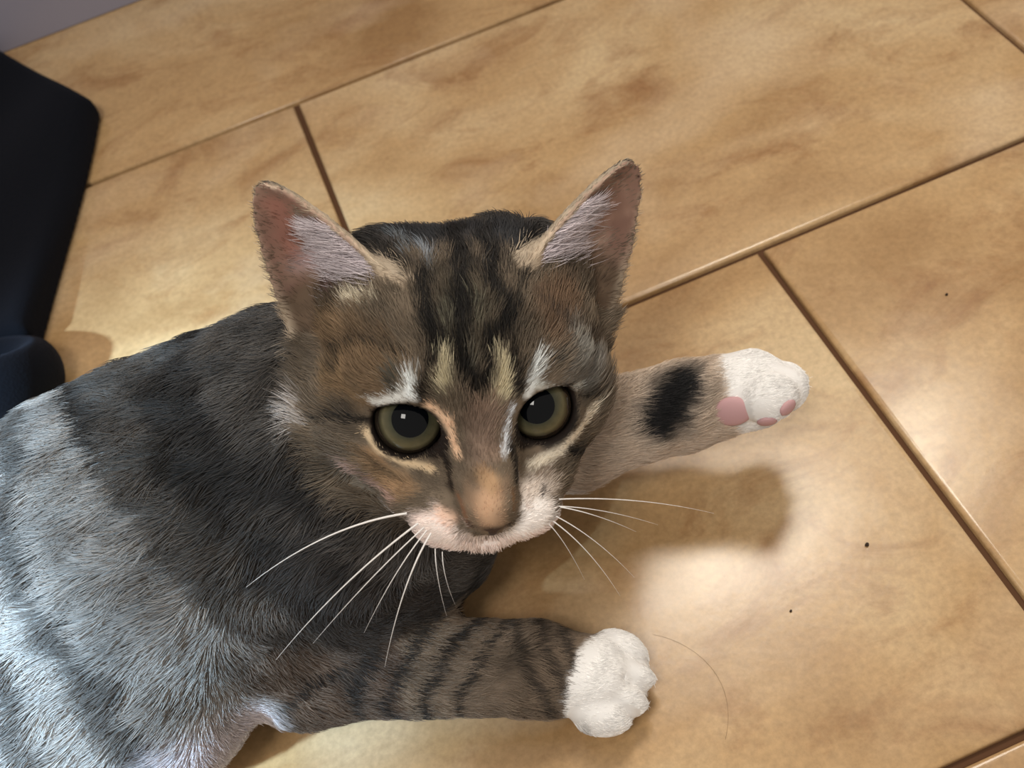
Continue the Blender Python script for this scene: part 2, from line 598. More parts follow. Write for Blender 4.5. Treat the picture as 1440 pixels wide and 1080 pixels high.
def seg_dist(P, a, b):
    a, b = np.asarray(a, float), np.asarray(b, float)
    ab = b - a
    t = np.clip(((P - a) @ ab) / max(ab @ ab, 1e-9), 0, 1)
    q = P - a - t[:, None] * ab
    return np.sqrt((q * q).sum(1)), t


class Wobble:
    """cheap smooth 3-D noise from summed sines"""
    def __init__(self, seed, freq, n=10):
        r = np.random.default_rng(seed)
        self.k = r.normal(0, 1, (n, 3)); self.k *= (freq * r.uniform(0.6, 1.6, (n, 1))) / np.linalg.norm(self.k, axis=1)[:, None]
        self.p = r.uniform(0, 6.28, n)

    def __call__(self, P):
        return np.sin(P @ self.k.T + self.p).sum(1) / math.sqrt(len(self.p) / 2)


W1, W2, W3 = Wobble(1, 1.0), Wobble(2, 2.6), Wobble(3, 7.0)

WRIST_BANDS = [at(px, 935, 2.4)[0] for px in (733, 768, 800)]
SEG = {  # flow segments: (from, to) with hair lying towards 'to', and body radius
    'torso': [('neck', 'sho', 3.6), ('sho', 'chest', 4.6), ('chest', 'mid', 4.8), ('mid', 'rump', 4.6)],
    'arm': [('arm0', 'elbow', 2.2), ('elbow', 'wrist', 1.5), ('wrist', 'paw', 1.25)],
    'far': [('far0', 'far1', 1.9), ('far1', 'far2', 1.5), ('far2', 'far3', 1.3)],
    'hind': [('hip', 'knee', 2.6), ('knee', 'hock', 1.4), ('hock', 'toe', 1.1)],
    'tail': [('rump', 'tail0', 2.0), ('tail0', 'tail1', 0.9), ('tail1', 'tail2', 0.8), ('tail2', 'tail3', 0.7)],
}


def regions(P):
    """distance from each limb's skin, position along it, flow direction"""
    out = {}
    for name, segs in SEG.items():
        best = np.full(len(P), 99.0); along = np.zeros(len(P)); fl = np.zeros((len(P), 3)); acc = 0.0
        for a, b, r in segs:
            d, t = seg_dist(P, J[a], J[b])
            d = d - r
            L = np.linalg.norm(J[b] - J[a])
            m = d < best
            best[m] = d[m]; along[m] = acc + t[m] * L
            w = np.exp(-np.clip(d, -1, 8) / 0.8)
            fl += w[:, None] * unit(J[b] - J[a])
            acc += L
        out[name] = (best, along, fl / np.maximum(np.linalg.norm(fl, axis=1), 1e-9)[:, None])
    H = to_head(P)
    hd = np.sqrt(((H - (0, -0.2, 0.2)) / (4.4, 3.9, 4.9)) ** 2 @ np.ones(3))
    out['head'] = (hd, H)
    ear = np.zeros(len(P)); inner = np.zeros(len(P)); et = np.zeros(len(P)); edge = np.zeros(len(P)); eflow = np.zeros((len(P), 3))
    for s in (-1, 1):
        E = EAR[s]
        q = H - E['o']
        t, w, d = q @ E['s'] / E['L'], q @ E['w'], q @ E['d']
        tc = np.clip(t, 0, 1)
        a = 2.0 * (1 - tc + 0.004) ** 0.60 + 0.05
        cup = (0.95 * (1 - tc) + 0.12) * (0.30 + 0.70 * np.clip(t / 0.4, 0, 1))
        x = np.clip(w / a, -1.3, 1.3)
        dd = d - cup * (x * x - 1)
        m = (t > 0.03) & (np.abs(w) < a + 0.35) & (np.abs(dd) < 0.5)
        ear[m] = 1; et[m] = t[m]
        inner[m] = np.where(dd[m] > 0, 1.0, -1.0); edge[m] = x[m]
        eflow[m] = (HM @ (E['s'] * 0.8 + E['w'] * 0.55))
    out['ear'] = (ear, inner, et, edge, eflow)
    return out


STROKES = [
    ((48, 50, 54), 1.44, 0.9, [(-1.17, 3.49, -1.79), (0.53, 3.48, -1.63), (2.04, 3.43, -1.2)]),
    ((78, 70, 58), 1.19, 0.9, [(-0.09, 3.08, 0.91), (-0.16, 2.39, 1.84)]),
    ((112, 92, 70), 1.15, 0.8, [(-3.46, 1.61, 0.08), (-2.63, 1.67, 1.59)]),
    ((128, 106, 80), 0.65, 0.9, [(-3.61, 0.52, 0.5), (-3.07, 0.86, 1.56)]),
    ((105, 84, 66), 0.87, 0.9, [(2.64, 2.32, 0.59), (2.23, 2.14, 1.28)]),
    ((120, 118, 112), 0.81, 0.9, [(2.95, 1.36, 1.59), (3.28, 0.2, 1.17)]),
    ((112, 108, 102), 0.5, 0.9, [(2.57, 0.71, 1.98), (3.59, 0.13, 0.75)]),
    ((128, 108, 94), 0.65, 0.9, [(0.05, 0.74, 2.91), (0.03, 0.14, 3.41)]),
    ((150, 122, 92), 0.5, 0.8, [(-2.92, -1.04, 2.07), (-2.26, -1.51, 2.87)]),
    ((128, 112, 96), 0.5, 0.8, [(1.92, -1.04, 2.68), (1.53, -1.39, 3.08)]),
    ((140, 98, 84), 0.5, 0.9, [(-4.55, 4.72, -1.84), (-4.32, 3.6, -1.74)]),
    ((172, 154, 156), 0.69, 1.2, [(-3.39, 4.19, -1.3), (-2.94, 3.49, -1.16), (-3.85, 3.21, -1.66)]),
    ((120, 92, 86), 0.42, 0.9, [(-4.43, 2.35, -1.47), (-3.3, 2.72, -0.94)]),
    ((160, 138, 122), 0.65, 0.9, [(3.14, 3.47, -1.23), (4.24, 3.95, -1.7)]),
    ((178, 158, 142), 0.5, 0.9, [(2.86, 3.36, -0.96), (4.05, 2.82, -1.65)]),
    ((104, 78, 72), 0.38, 0.9, [(4.3, 1.98, -1.37), (3.91, 2.24, -1.36)]),
    ((225, 210, 186), 0.13, 0.8, [(-4.75, 5.49, -1.8), (-4.04, 5.19, -1.78), (-3.38, 4.75, -1.28), (-2.52, 3.97, -0.74), (-1.64, 3.31, -0.08)]),  # rim light along the inner ear edge, painted in as cream
    ((200, 182, 160), 0.13, 0.8, [(1.67, 3.3, -0.05), (2.49, 3.8, -0.73), (3.17, 4.26, -1.02)]),  # the other ear's rim light, also put into the colour
    ((24, 22, 21), 0.27, 0.8, [(-2.39, 3.03, -2.8), (-1.95, 3.45, -1.41), (-1.4, 3.34, -0.23)]),
    ((24, 22, 21), 0.25, 0.8, [(3.06, 4.17, -1.21), (2.31, 3.39, -1.42), (1.58, 3.37, -0.29)]),
    ((120, 128, 136), 0.17, 0.8, [(-0.85, 3.51, -1.13), (-0.8, 3.34, 0.01)]),  # bluish highlights on the crown put into the coat, with the next two
    ((130, 138, 146), 0.12, 0.7, [(0.87, 3.5, -0.85), (0.68, 3.33, 0.1)]),
    ((110, 118, 124), 0.15, 0.8, [(-1.45, 3.49, -1.82), (-1.28, 3.47, -0.82)]),
    ((24, 22, 21), 0.29, 0.7, [(-1.0, 3.25, 0.22), (-0.97, 2.99, 0.87), (-0.91, 2.43, 1.67), (-0.69, 2.19, 1.96)]),
    ((24, 22, 21), 0.37, 0.7, [(0.16, 3.42, -1.81), (0.01, 3.39, 0.08), (-0.04, 2.97, 1.12), (-0.36, 2.59, 1.62)]),
    ((24, 22, 21), 0.31, 0.7, [(0.89, 3.51, -1.56), (0.77, 3.28, 0.24), (0.82, 2.87, 1.15), (0.89, 2.43, 1.68), (0.62, 2.23, 1.93)]),
    ((24, 22, 21), 0.15, 0.7, [(1.69, 3.16, 0.21), (1.22, 2.73, 1.19), (0.89, 2.43, 1.68)]),
    ((24, 22, 21), 0.17, 0.6, [(-0.87, 2.32, 1.8), (-1.17, 1.81, 2.12), (-1.38, 1.12, 2.4)]),
    ((24, 22, 21), 0.29, 0.7, [(-0.24, 2.31, 1.91), (-0.28, 1.75, 2.32), (-0.02, 1.32, 2.59)]),
    ((24, 22, 21), 0.23, 0.7, [(0.46, 2.33, 1.87), (0.24, 1.6, 2.43), (0.12, 1.27, 2.61)]),
    ((24, 22, 21), 0.17, 0.6, [(0.93, 1.99, 2.05), (0.96, 1.56, 2.31), (1.04, 1.01, 2.52)]),
    ((112, 108, 92), 0.15, 0.8, [(-0.49, 2.88, 1.21), (-0.55, 2.47, 1.72)]),
    ((108, 104, 88), 0.13, 0.8, [(0.27, 3.05, 0.95), (0.15, 2.52, 1.71)]),
    ((116, 110, 96), 0.13, 0.8, [(-0.07, 2.17, 2.04), (-0.06, 1.81, 2.3)]),
    ((60, 52, 42), 0.19, 0.9, [(-3.51, 1.25, 0.26), (-2.54, 2.0, 1.16), (-1.68, 2.03, 1.78)]),
    ((60, 52, 42), 0.17, 0.9, [(-4.24, 0.09, -0.22), (-3.37, 1.03, 0.74)]),
    ((70, 60, 52), 0.19, 0.9, [(2.06, 2.48, 0.97), (2.59, 1.88, 1.31), (3.7, 0.64, 0.17)]),
    ((215, 205, 182), 0.21, 0.8, [(-3.0, 2.57, -0.19), (-2.39, 2.77, 0.21)]),
    ((212, 214, 212), 0.23, 0.8, [(-1.62, 1.59, 2.16), (-1.86, 1.26, 2.25), (-2.65, 0.86, 1.96)]),
    ((225, 230, 232), 0.15, 0.8, [(-1.66, 1.71, 2.07), (-1.73, 1.25, 2.29)]),
    ((70, 70, 64), 0.21, 0.8, [(-2.0, 1.71, 1.96), (-2.15, 1.45, 2.08)]),
    ((200, 190, 160), 0.23, 0.7, [(-0.75, 2.03, 2.06), (-0.79, 1.42, 2.42)]),
    ((200, 190, 160), 0.23, 0.7, [(0.65, 1.81, 2.23), (0.63, 1.13, 2.6)]),
    ((218, 222, 222), 0.21, 0.7, [(1.62, 1.68, 2.11), (1.37, 0.94, 2.43)]),
    ((205, 208, 204), 0.17, 0.8, [(1.56, 1.12, 2.36), (2.99, 0.19, 1.49)]),
    ((56, 56, 54), 0.17, 0.8, [(2.06, 1.63, 1.99), (2.1, 1.5, 2.07)]),
    ((24, 22, 21), 0.12, 0.5, [(-4.07, -0.66, 0.72), (-3.36, -0.26, 1.26), (-2.83, 0.05, 1.59)]),
    ((24, 22, 21), 0.12, 0.5, [(2.83, 0.0, 1.61), (3.36, -0.41, 1.32), (4.79, -2.84, -1.52)]),
    ((214, 180, 150), 0.15, 0.5, [(-1.27, 0.98, 2.45), (-0.8, 0.55, 2.78), (-0.67, -0.14, 3.33)]),
    ((218, 222, 228), 0.13, 0.5, [(0.8, 0.66, 2.73), (0.63, 0.23, 3.06), (0.53, -0.14, 3.48)]),
    ((214, 190, 156), 0.17, 0.6, [(-2.97, -0.34, 1.78), (-2.67, -0.58, 2.23), (-2.25, -0.76, 2.48), (-1.33, -1.04, 2.81)]),
    ((220, 210, 192), 0.23, 0.7, [(3.4, -0.78, 1.41), (2.98, -0.89, 2.02), (2.34, -1.07, 2.52), (1.4, -1.24, 2.94)]),
    ((34, 26, 22), 0.25, 0.8, [(-1.04, -0.37, 2.89), (-0.93, -0.64, 3.21), (-0.91, -1.06, 3.41)]),
    ((30, 25, 22), 0.25, 0.8, [(0.74, -0.2, 3.29), (0.85, -0.59, 3.4), (0.82, -0.91, 3.71)]),
    ((178, 144, 116), 0.73, 1.2, [(-0.08, -0.77, 4.37), (-0.12, -0.97, 4.56)]),
    ((170, 138, 106), 0.38, 0.9, [(-0.1, -0.42, 4.0), (0.04, -0.47, 4.05)]),
    ((128, 88, 62), 0.15, 1.2, [(-0.8, -1.06, 3.86), (-0.7, -1.27, 4.27), (-0.61, -1.52, 4.45)]),
    ((110, 84, 60), 0.13, 0.8, [(0.64, -0.92, 4.09), (0.6, -1.29, 4.44)]),
    ((236, 220, 214), 0.62, 0.7, [(-1.64, -1.99, 3.99), (-0.98, -2.41, 4.28)]),
    ((206, 172, 150), 0.27, 1.2, [(-1.25, -1.64, 3.84), (-0.97, -1.71, 4.05)]),
    ((232, 226, 222), 0.65, 0.6, [(1.33, -1.89, 4.1), (0.91, -2.34, 4.29)]),
    ((235, 218, 214), 0.42, 0.7, [(-0.3, -5.45, 2.23), (0.45, -6.48, 1.31)]),
    ((196, 184, 174), 0.42, 0.8, [(1.6, -1.6, 3.45), (1.12, -1.49, 3.59)]),
    ((60, 52, 48), 0.12, 0.7, [(1.6, -1.57, 3.37), (1.53, -1.67, 3.69)]),
    ((170, 150, 140), 0.08, 0.7, [(1.05, -1.67, 3.97), (1.08, -1.72, 4.02)]),
    ((52, 40, 36), 0.12, 0.8, [(-0.61, -1.52, 4.45), (-0.05, -1.58, 4.74), (0.5, -1.64, 4.55)]),
    ((170, 142, 130), 0.21, 0.8, [(-3.46, -1.63, 1.49), (-2.45, -1.88, 2.9)]),
    ((92, 76, 58), 0.17, 0.8, [(-3.24, -0.93, 1.69), (-2.2, -1.35, 2.77)]),
    ((196, 190, 186), 0.33, 0.9, [(-4.81, -0.43, 0.19), (-4.65, -0.83, 0.59)]),
    ((130, 130, 126), 0.23, 0.9, [(-4.92, 0.48, -1.52), (-5.09, -0.07, -0.3)]),
    ((30, 29, 29), 0.31, 0.8, [(2.59, -1.43, 2.46), (3.52, -5.6, -0.2)]),  # dark cheek stripe together with jaw shading put into the colour
    ((60, 56, 52), 0.23, 0.8, [(1.86, -0.88, 2.61), (2.31, -0.82, 2.46)]),
]
BIB_WHITE = ((-9.35, 14.36, 2.99), (-10.72, 13.75, 3.7))
DARK_HEEL = ((7.09, 18.17, 5.04), (5.95, 17.51, 4.45))
PAD_C = np.array((8.24, 16.7, 4.57))
TOE_PADS = [(9.05, 15.99, 4.38), (9.73, 15.94, 4.75)]


LIGHT_GREY, MID_GREY, DARK = lin((186, 182, 178)), lin((112, 106, 100)), lin((40, 38, 37))
WHITE = lin((240, 238, 236))


def coat(P, Nn, R):
    """linear RGB of the coat at points P"""
    n = len(P)
    jit = 0.35 * W3(P)
    # torso: hoops around the barrel, spaced along the spine, broken and wavy
    d, al, _ = R['torso']
    ph = al * 2 * math.pi / 2.25 + 0.7 * W1(P * np.array([0.6, 1, 1])) + 0.45 * W2(P) * 0.6
    st = smooth01((np.sin(ph) + 0.10 + 0.25 * jit) / 0.9)
    base = MID_GREY * 1.0 + (LIGHT_GREY - MID_GREY) * smooth01((al - 4) / 6.0)[:, None]  # paler rearward: part of the flank's daylight is put into the colour
    dark_amt = 0.85 - 0.15 * smooth01((al - 5) / 4.0)
    col = base * (1 - (st * dark_amt)[:, None]) + DARK * (st * dark_amt)[:, None]
    # dark shoulder fur, deepened by shade painted into the coat beside the lit flank
    saddle_shade = smooth01((6.6 - al) / 2.2) * 0.72
    col = col * (1 - saddle_shade[:, None]) + (lin((62, 58, 55)) * (1 - 0.7 * st[:, None]) + lin((26, 25, 25)) * 0.7 * st[:, None]) * saddle_shade[:, None]
    # brown tinge on chest
    ch = smooth01(1 - np.linalg.norm(P - J['breast'], axis=1) / 5.0)
    col = col * (1 - 0.5 * ch[:, None]) + lin((84, 68, 56)) * (0.5 * ch[:, None])
    # white belly
    for c, rr in ((J['bib'] + np.array([0.6, -1.2, -1.2]), 2.6), (J['belly'] + np.array([0, -1.5, -2.8]), 3.0)):
        w = smooth01((rr - np.linalg.norm((P - c) * np.array([0.7, 1, 1.1]), axis=1) + 0.3 * jit) / 1.0)
        col = col * (1 - w[:, None]) + lin((216, 210, 212)) * w[:, None]
    w = smooth01((1.55 - seg_dist(P, *BIB_WHITE)[0] + 0.25 * jit) / 1.3)
    col = col * (1 - w[:, None]) + lin((196, 188, 192)) * w[:, None]
    # forelegs
    for key, cut, cycle in (('arm', None, 1.05), ('far', None, 1.3)):
        d, al, _ = R[key]
        w = smooth01((0.9 - d) / 0.9) * (1 - smooth01((1.6 - seg_dist(P, *BIB_WHITE)[0]) / 0.6) * (key == 'arm'))
        total = sum(np.linalg.norm(J[b] - J[a]) for a, b, r in SEG[key])
        w = np.maximum(w, (al > total - 0.02) * (d < 1.6))
        if key == 'arm':
            b = np.where((al > 6)[:, None], lin((124, 108, 92)), lin((94, 78, 66)))
            L0, L1, L2 = [np.linalg.norm(J[q_] - J[p_]) for p_, q_, r_ in SEG['arm']]
            ax_y = np.interp(P[:, 0], [J['elbow'][0], J['wrist'][0]], [J['elbow'][1], J['wrist'][1]])
            slant = 0.55 - 0.45 * smooth01((al - L0 - 0.7 * L1) / (0.3 * L1))
            ae = al - slant * (P[:, 1] - ax_y) + 0.10 * W2(P) + 0.10 * jit
            s2 = np.zeros(n)
            for c_, h_ in ((-0.3, 0.30), (0.06, 0.24), (0.21, 0.20), (0.36, 0.22), (0.52, 0.18), (0.66, 0.16), (0.80, 0.12)):
                s2 = np.maximum(s2, np.exp(-((ae - L0 - c_ * L1) / h_) ** 2))
            s2 = smooth01(s2 * 1.35)
            for xc in WRIST_BANDS:
                s2 = np.maximum(s2, 0.9 * np.exp(-((P[:, 0] - xc + 0.06 * jit) / 0.17) ** 2) * smooth01((P[:, 2] - 0.9) / 0.6))
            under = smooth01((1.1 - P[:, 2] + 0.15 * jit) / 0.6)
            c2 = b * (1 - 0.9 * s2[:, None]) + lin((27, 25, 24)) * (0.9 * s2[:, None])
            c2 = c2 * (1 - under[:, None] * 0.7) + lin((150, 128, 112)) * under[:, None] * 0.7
            ww = smooth01((al - (total - 0.75) - 0.42 * (P[:, 1] - J['paw'][1]) + 0.12 * jit) / 0.25)
            c2 = c2 * (1 - ww[:, None]) + WHITE * ww[:, None]
        else:
            c2 = np.tile(lin((206, 188, 170)), (n, 1))
            blob, _ = seg_dist(P, *DARK_HEEL)
            k = smooth01((1.25 - blob + 0.22 * jit) / 0.95)
            c2 = c2 * (1 - k[:, None]) + lin((30, 29, 30)) * k[:, None]
            ww = smooth01((al - (total - 1.0)) / 0.4)
            c2 = c2 * (1 - ww[:, None]) + WHITE * ww[:, None]
        # the head hides the root of the limb: fade the limb colour into the torso there
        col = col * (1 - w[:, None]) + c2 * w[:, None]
    for key in ('hind', 'tail'):
        d, al, _ = R[key]
        w = smooth01((0.8 - d) / 0.8)
        s2 = smooth01((np.sin(al * 2 * math.pi / 1.9 + W1(P)) + 0.1) / 0.8)
        c2 = MID_GREY * (1 - 0.85 * s2[:, None]) + DARK * (0.85 * s2[:, None])
        col = col * (1 - w[:, None]) + c2 * w[:, None]
    # head
    hd, H = R['head']
    ear, inner, et, edge, _ = R['ear']
    wh = np.maximum(smooth01((1.16 - hd) / 0.12), ear)
    hc = np.tile(lin((104, 92, 78)), (n, 1))
    idx = np.where(wh > 0.01)[0]
    Hs = H[idx]; hs = hc[idx]
    wob = 1.0 + 0.22 * W3(P[idx] * 1.3) * 0.7
    for c, r, soft, pts in STROKES:
        if len(pts) == 1: dmin = np.linalg.norm(Hs - pts[0], axis=1)
        else:
            dmin = np.full(len(Hs), 99.0)
            for a, b in zip(pts[:-1], pts[1:]):
                dmin = np.minimum(dmin, seg_dist(Hs, a, b)[0])
        k = 0.96 * smooth01((r * 1.2 - dmin * wob) / (r * soft + 0.06))
        hs = hs * (1 - k[:, None]) + lin(c) * k[:, None]
    ch_w = smooth01((-2.25 - Hs[:, 1]) / 0.3) * smooth01((Hs[:, 2] - 2.3) / 0.6)
    hs = hs * (1 - ch_w[:, None]) + lin((232, 216, 210)) * ch_w[:, None]
    for s in (-1, 1):
        q = Hs - EYE_C[s]
        x, y, z = q @ EYE_UV[s][0] * s, q @ EYE_UV[s][1], q @ EYE_AX[s]
        rr = np.sqrt((x / EYE_A) ** 2 + (y / EYE_B) ** 2)
        wid = 0.04 + 0.05 * smooth01(-y / 0.7) + 0.20 * smooth01((-x - 0.45) / 0.5) * smooth01((0.3 - y) / 0.5)
        k = smooth01((1.0 + wid + 0.10 - rr) / 0.10) * (z > -0.3)
        hs = hs * (1 - k[:, None]) + lin((34, 27, 23)) * k[:, None]
        # dark tear line running down beside the nose
        td = seg_dist(Hs, EYE_C[s] + EYE_UV[s][0] * s * -0.95 + EYE_UV[s][1] * -0.25 + EYE_AX[s] * 0.7, np.array([s * 0.92, -1.25, 2.65]))[0]
        k = smooth01((0.34 - td * wob) / 0.22) * 0.5
        hs = hs * (1 - k[:, None]) + lin((44, 33, 28)) * k[:, None]
    hc[idx] = hs
    low = (ear > 0) * (inner > 0) * smooth01((0.34 - et + 0.12 * (edge > 0) + 0.04 * jit) / 0.16)
    hc = hc * (1 - low[:, None]) + lin((92, 76, 62)) * low[:, None]
    back = (ear > 0) & (inner < 0)
    hc[back] = lin((70, 64, 58))
    tipw = (ear > 0) * smooth01((np.abs(edge) - 0.78) / 0.2) * 0.5  # ear margins paler, their rim light put into the colour
    hc = hc * (1 - tipw[:, None]) + lin((205, 188, 165)) * tipw[:, None]
    hc = hc * (1 + 0.22 * smooth01((hc.mean(1) - 0.03) / 0.08))[:, None]  # paler head fur lifted in place of more lamp light on the face
    col = col * (1 - wh[:, None]) + hc * wh[:, None]
    mott = 1 + 0.13 * Wobble(21, 4.2)(P) + 0.09 * Wobble(22, 9.0)(P)
    lum = col.mean(1)[:, None]
    col = col * (1 + (mott[:, None] - 1) * smooth01((0.6 - lum) / 0.4))
    return np.clip(col, 0.002, 0.95)


KR = regions(KV)
KC = coat(KV, KN, KR)
ear, inner, et, edge, eflow = KR['ear']
hd, H = KR['head']

# pink skin: inside of the ears, nose, pads of the lifted paw
skin = KC * 0.95
ins = (ear > 0) & (inner > 0)
pk = smooth01((et - 0.28) / 0.2)[:, None] * ins[:, None] * 0.4
skin = skin * (1 - pk) + lin((168, 120, 108)) * pk
in_eye = np.zeros(len(KV), bool)
for s in (-1, 1):
    dd = np.linalg.norm(H - EYE_C[s], axis=1)
    in_eye |= dd < EYE_R + 0.13
skin[in_eye] = lin((34, 26, 22))
pad_c = PAD_C

me = body.data
attr = me.color_attributes.new('coat', 'FLOAT_COLOR', 'POINT')
attr.data.foreach_set('color', np.concatenate([skin, np.ones((len(skin), 1))], 1).astype(np.float32).ravel())
nt = coat_mat.node_tree
an = nt.nodes.new('ShaderNodeAttribute'); an.attribute_name = 'coat'
nt.links.new(an.outputs['Color'], nt.nodes['Principled BSDF'].inputs['Base Color'])

# ------------------------------------------------------------------ the kitten: fur
# hair length and density for each point of the skin
length = np.full(len(KV), 0.85); dens = np.full(len(KV), 300.0)
lift = np.full(len(KV), 0.30)
flow = np.zeros_like(KV)
wt = {}
for key in SEG:
    d = KR[key][0]
    wt[key] = np.exp(-np.clip(d, -0.5, 9) / 0.35)
tot = sum(wt.values())
for key in SEG: flow += (wt[key] / tot)[:, None] * KR[key][2]
lim = (wt['arm'] + wt['far'] + wt['hind'] + wt['tail']) / tot
length = length * (1 - lim) + 0.48 * lim
dens = dens * (1 - lim) + 380 * lim
for key, joint, prev in (('arm', 'paw', 'wrist'), ('far', 'far3', 'far2')):
    near = smooth01((2.5 - np.linalg.norm(KV - J[joint] - unit(J[joint] - J[prev]) * 0.6, axis=1)) / 0.9)
    length = length * (1 - near) + 0.23 * near
    dens = dens * (1 - near) + 900 * near
    lift = lift * (1 - 0.4 * near)
wh = np.maximum(smooth01((1.16 - hd) / 0.12), ear)
nose_tip = np.array([0, -1.35, 4.35])
hv = H - nose_tip
hl = np.clip(np.linalg.norm(hv, axis=1) / 6.5, 0, 1)
hflow = hv / np.maximum(np.linalg.norm(hv, axis=1), 1e-6)[:, None]
# on the muzzle hair sweeps back and down
hflow = hflow + np.array([0, -0.15, -0.25])
hflow = hflow @ HM.T
hlen = 0.13 + 0.50 * smooth01((hl - 0.08) / 0.7)
muz = smooth01((2.0 - np.linalg.norm(H - (0, -2.5, 3.3), axis=1)) / 0.8)
hlen = np.maximum(hlen, 0.30 * muz)
ruff = smooth01((np.abs(H[:, 0]) - 2.6) / 1.2) * smooth01((0.3 - H[:, 1]) / 1.0)
hlen = hlen + 0.35 * ruff
flow = flow * (1 - wh[:, None]) + hflow * wh[:, None]
length = length * (1 - wh) + hlen * wh
dens = dens * (1 - wh) + 620 * wh
em = ear > 0
flow[em] = eflow[em]
length[em] = np.where(inner[em] > 0, 0.36 - 0.18 * et[em], 0.18)
dens[em] = np.where(inner[em] > 0, 150.0, 420.0)
lift[em] = 0.25
for s in (-1, 1):
    de = np.linalg.norm(H - EYE_C[s] - EYE_AX[s] * 0.3, axis=1)
    k = smooth01((1.9 - de) / 0.7)
    length = length * (1 - k) + np.minimum(length, 0.14) * k
dens[in_eye] = 0
dens[np.linalg.norm(H - (0, -1.62, 4.42), axis=1) < 0.42] = 0
dens[(np.linalg.norm(KV - pad_c, axis=1) < 0.42)] = 0
dens[KV[:, 2] < 0.12] *= 0.1
length[KV[:, 2] < 0.9] *= 0.7
# outside the picture: sparser, longer hair
v = KV - CAM
dz = v @ FW
out_x = np.abs(v @ RI / dz * FOCAL) > 800
dens[out_x | (np.abs(v @ UP / dz * FOCAL) > 620)] *= 0.45

flow -= KN * (flow * KN).sum(1)[:, None]
flow /= np.maximum(np.linalg.norm(flow, axis=1), 1e-6)[:, None]

T = np.concatenate([KF[:, [0, 1, 2]], KF[:, [0, 2, 3]]])
A = 0.5 * np.linalg.norm(np.cross(KV[T[:, 1]] - KV[T[:, 0]], KV[T[:, 2]] - KV[T[:, 0]]), axis=1)
wgt = A * dens[T].mean(1)
NH = int(wgt.sum())
print('hairs', NH)
ti = rng.choice(len(T), NH, p=wgt / wgt.sum())
bc = rng.uniform(0, 1, (NH, 2)); sw = bc.sum(1) > 1; bc[sw] = 1 - bc[sw]
bw = np.stack([1 - bc.sum(1), bc[:, 0], bc[:, 1]], 1)


def interp(arr):
    return (arr[T[ti]] * (bw if arr.ndim == 1 else bw[:, :, None])).sum(1)


root = interp(KV); nrm = interp(KN); fl = interp(flow); ln = interp(length); lf = interp(lift)
nrm /= np.maximum(np.linalg.norm(nrm, axis=1), 1e-6)[:, None]
rj = root + rng.normal(0, 0.055, (NH, 3))
hcol = coat(rj, nrm, regions(rj))
side = np.cross(nrm, fl)
clump = np.stack([W2(root * 1.7), W2(root * 1.7 + 50), W3(root)], 1)
fl = fl + side * (0.22 * clump[:, :1] + rng.normal(0, 0.16, (NH, 1)))
fl /= np.maximum(np.linalg.norm(fl, axis=1), 1e-6)[:, None]
ln = ln * rng.uniform(0.65, 1.15, NH)
lf = lf * rng.uniform(0.6, 1.5, NH) + 0.06 * clump[:, 1]
NP = 5
s_ = np.linspace(0, 1, NP)[None, :, None]
pts = root[:, None] - nrm[:, None] * 0.03 + fl[:, None] * (ln[:, None, None] * s_) \
    + nrm[:, None] * (ln * lf)[:, None, None] * (s_ * (1.6 - 0.9 * s_)) \
    + (side * rng.normal(0, 0.06, (NH, 1)))[:, None] * ln[:, None, None] * s_ ** 2
pts[..., 2] = np.maximum(pts[..., 2], 0.02)
rad = (0.0075 + 0.003 * np.clip(ln, 0, 1))[:, None] * np.array([1.0, 1.0, 0.85, 0.6, 0.15])[None, :]
hcol = hcol * np.exp(rng.normal(0, 0.12, (NH, 1)))


def hair_object(name, pts, rad, col, mat, parent, off):
    n, k = pts.shape[:2]
    hc = bpy.data.hair_curves.new(name)
    hc.add_curves([k] * n)
    hc.attributes['position'].data.foreach_set('vector', ((pts - off) * CM).astype(np.float32).ravel())
    ra = hc.attributes.get('radius') or hc.attributes.new('radius', 'FLOAT', 'POINT')
    ra.data.foreach_set('value', (np.broadcast_to(rad, (n, k)) * CM).astype(np.float32).ravel())
    ca = hc.attributes.new('coat', 'FLOAT_COLOR', 'CURVE')
    ca.data.foreach_set('color', np.concatenate([col, np.ones((n, 1))], 1).astype(np.float32).ravel())
    hc.materials.append(mat)
    return link(bpy.data.objects.new(name, hc), parent)


fur_mat = new_mat('fur', (128, 128, 128), 0.55, 0.25)
nt = fur_mat.node_tree
an = nt.nodes.new('ShaderNodeAttribute'); an.attribute_name = 'coat'
nt.links.new(an.outputs['Color'], nt.nodes['Principled BSDF'].inputs['Base Color'])
fur = hair_object('fur', pts, rad, hcol, fur_mat, body, K_OFF)

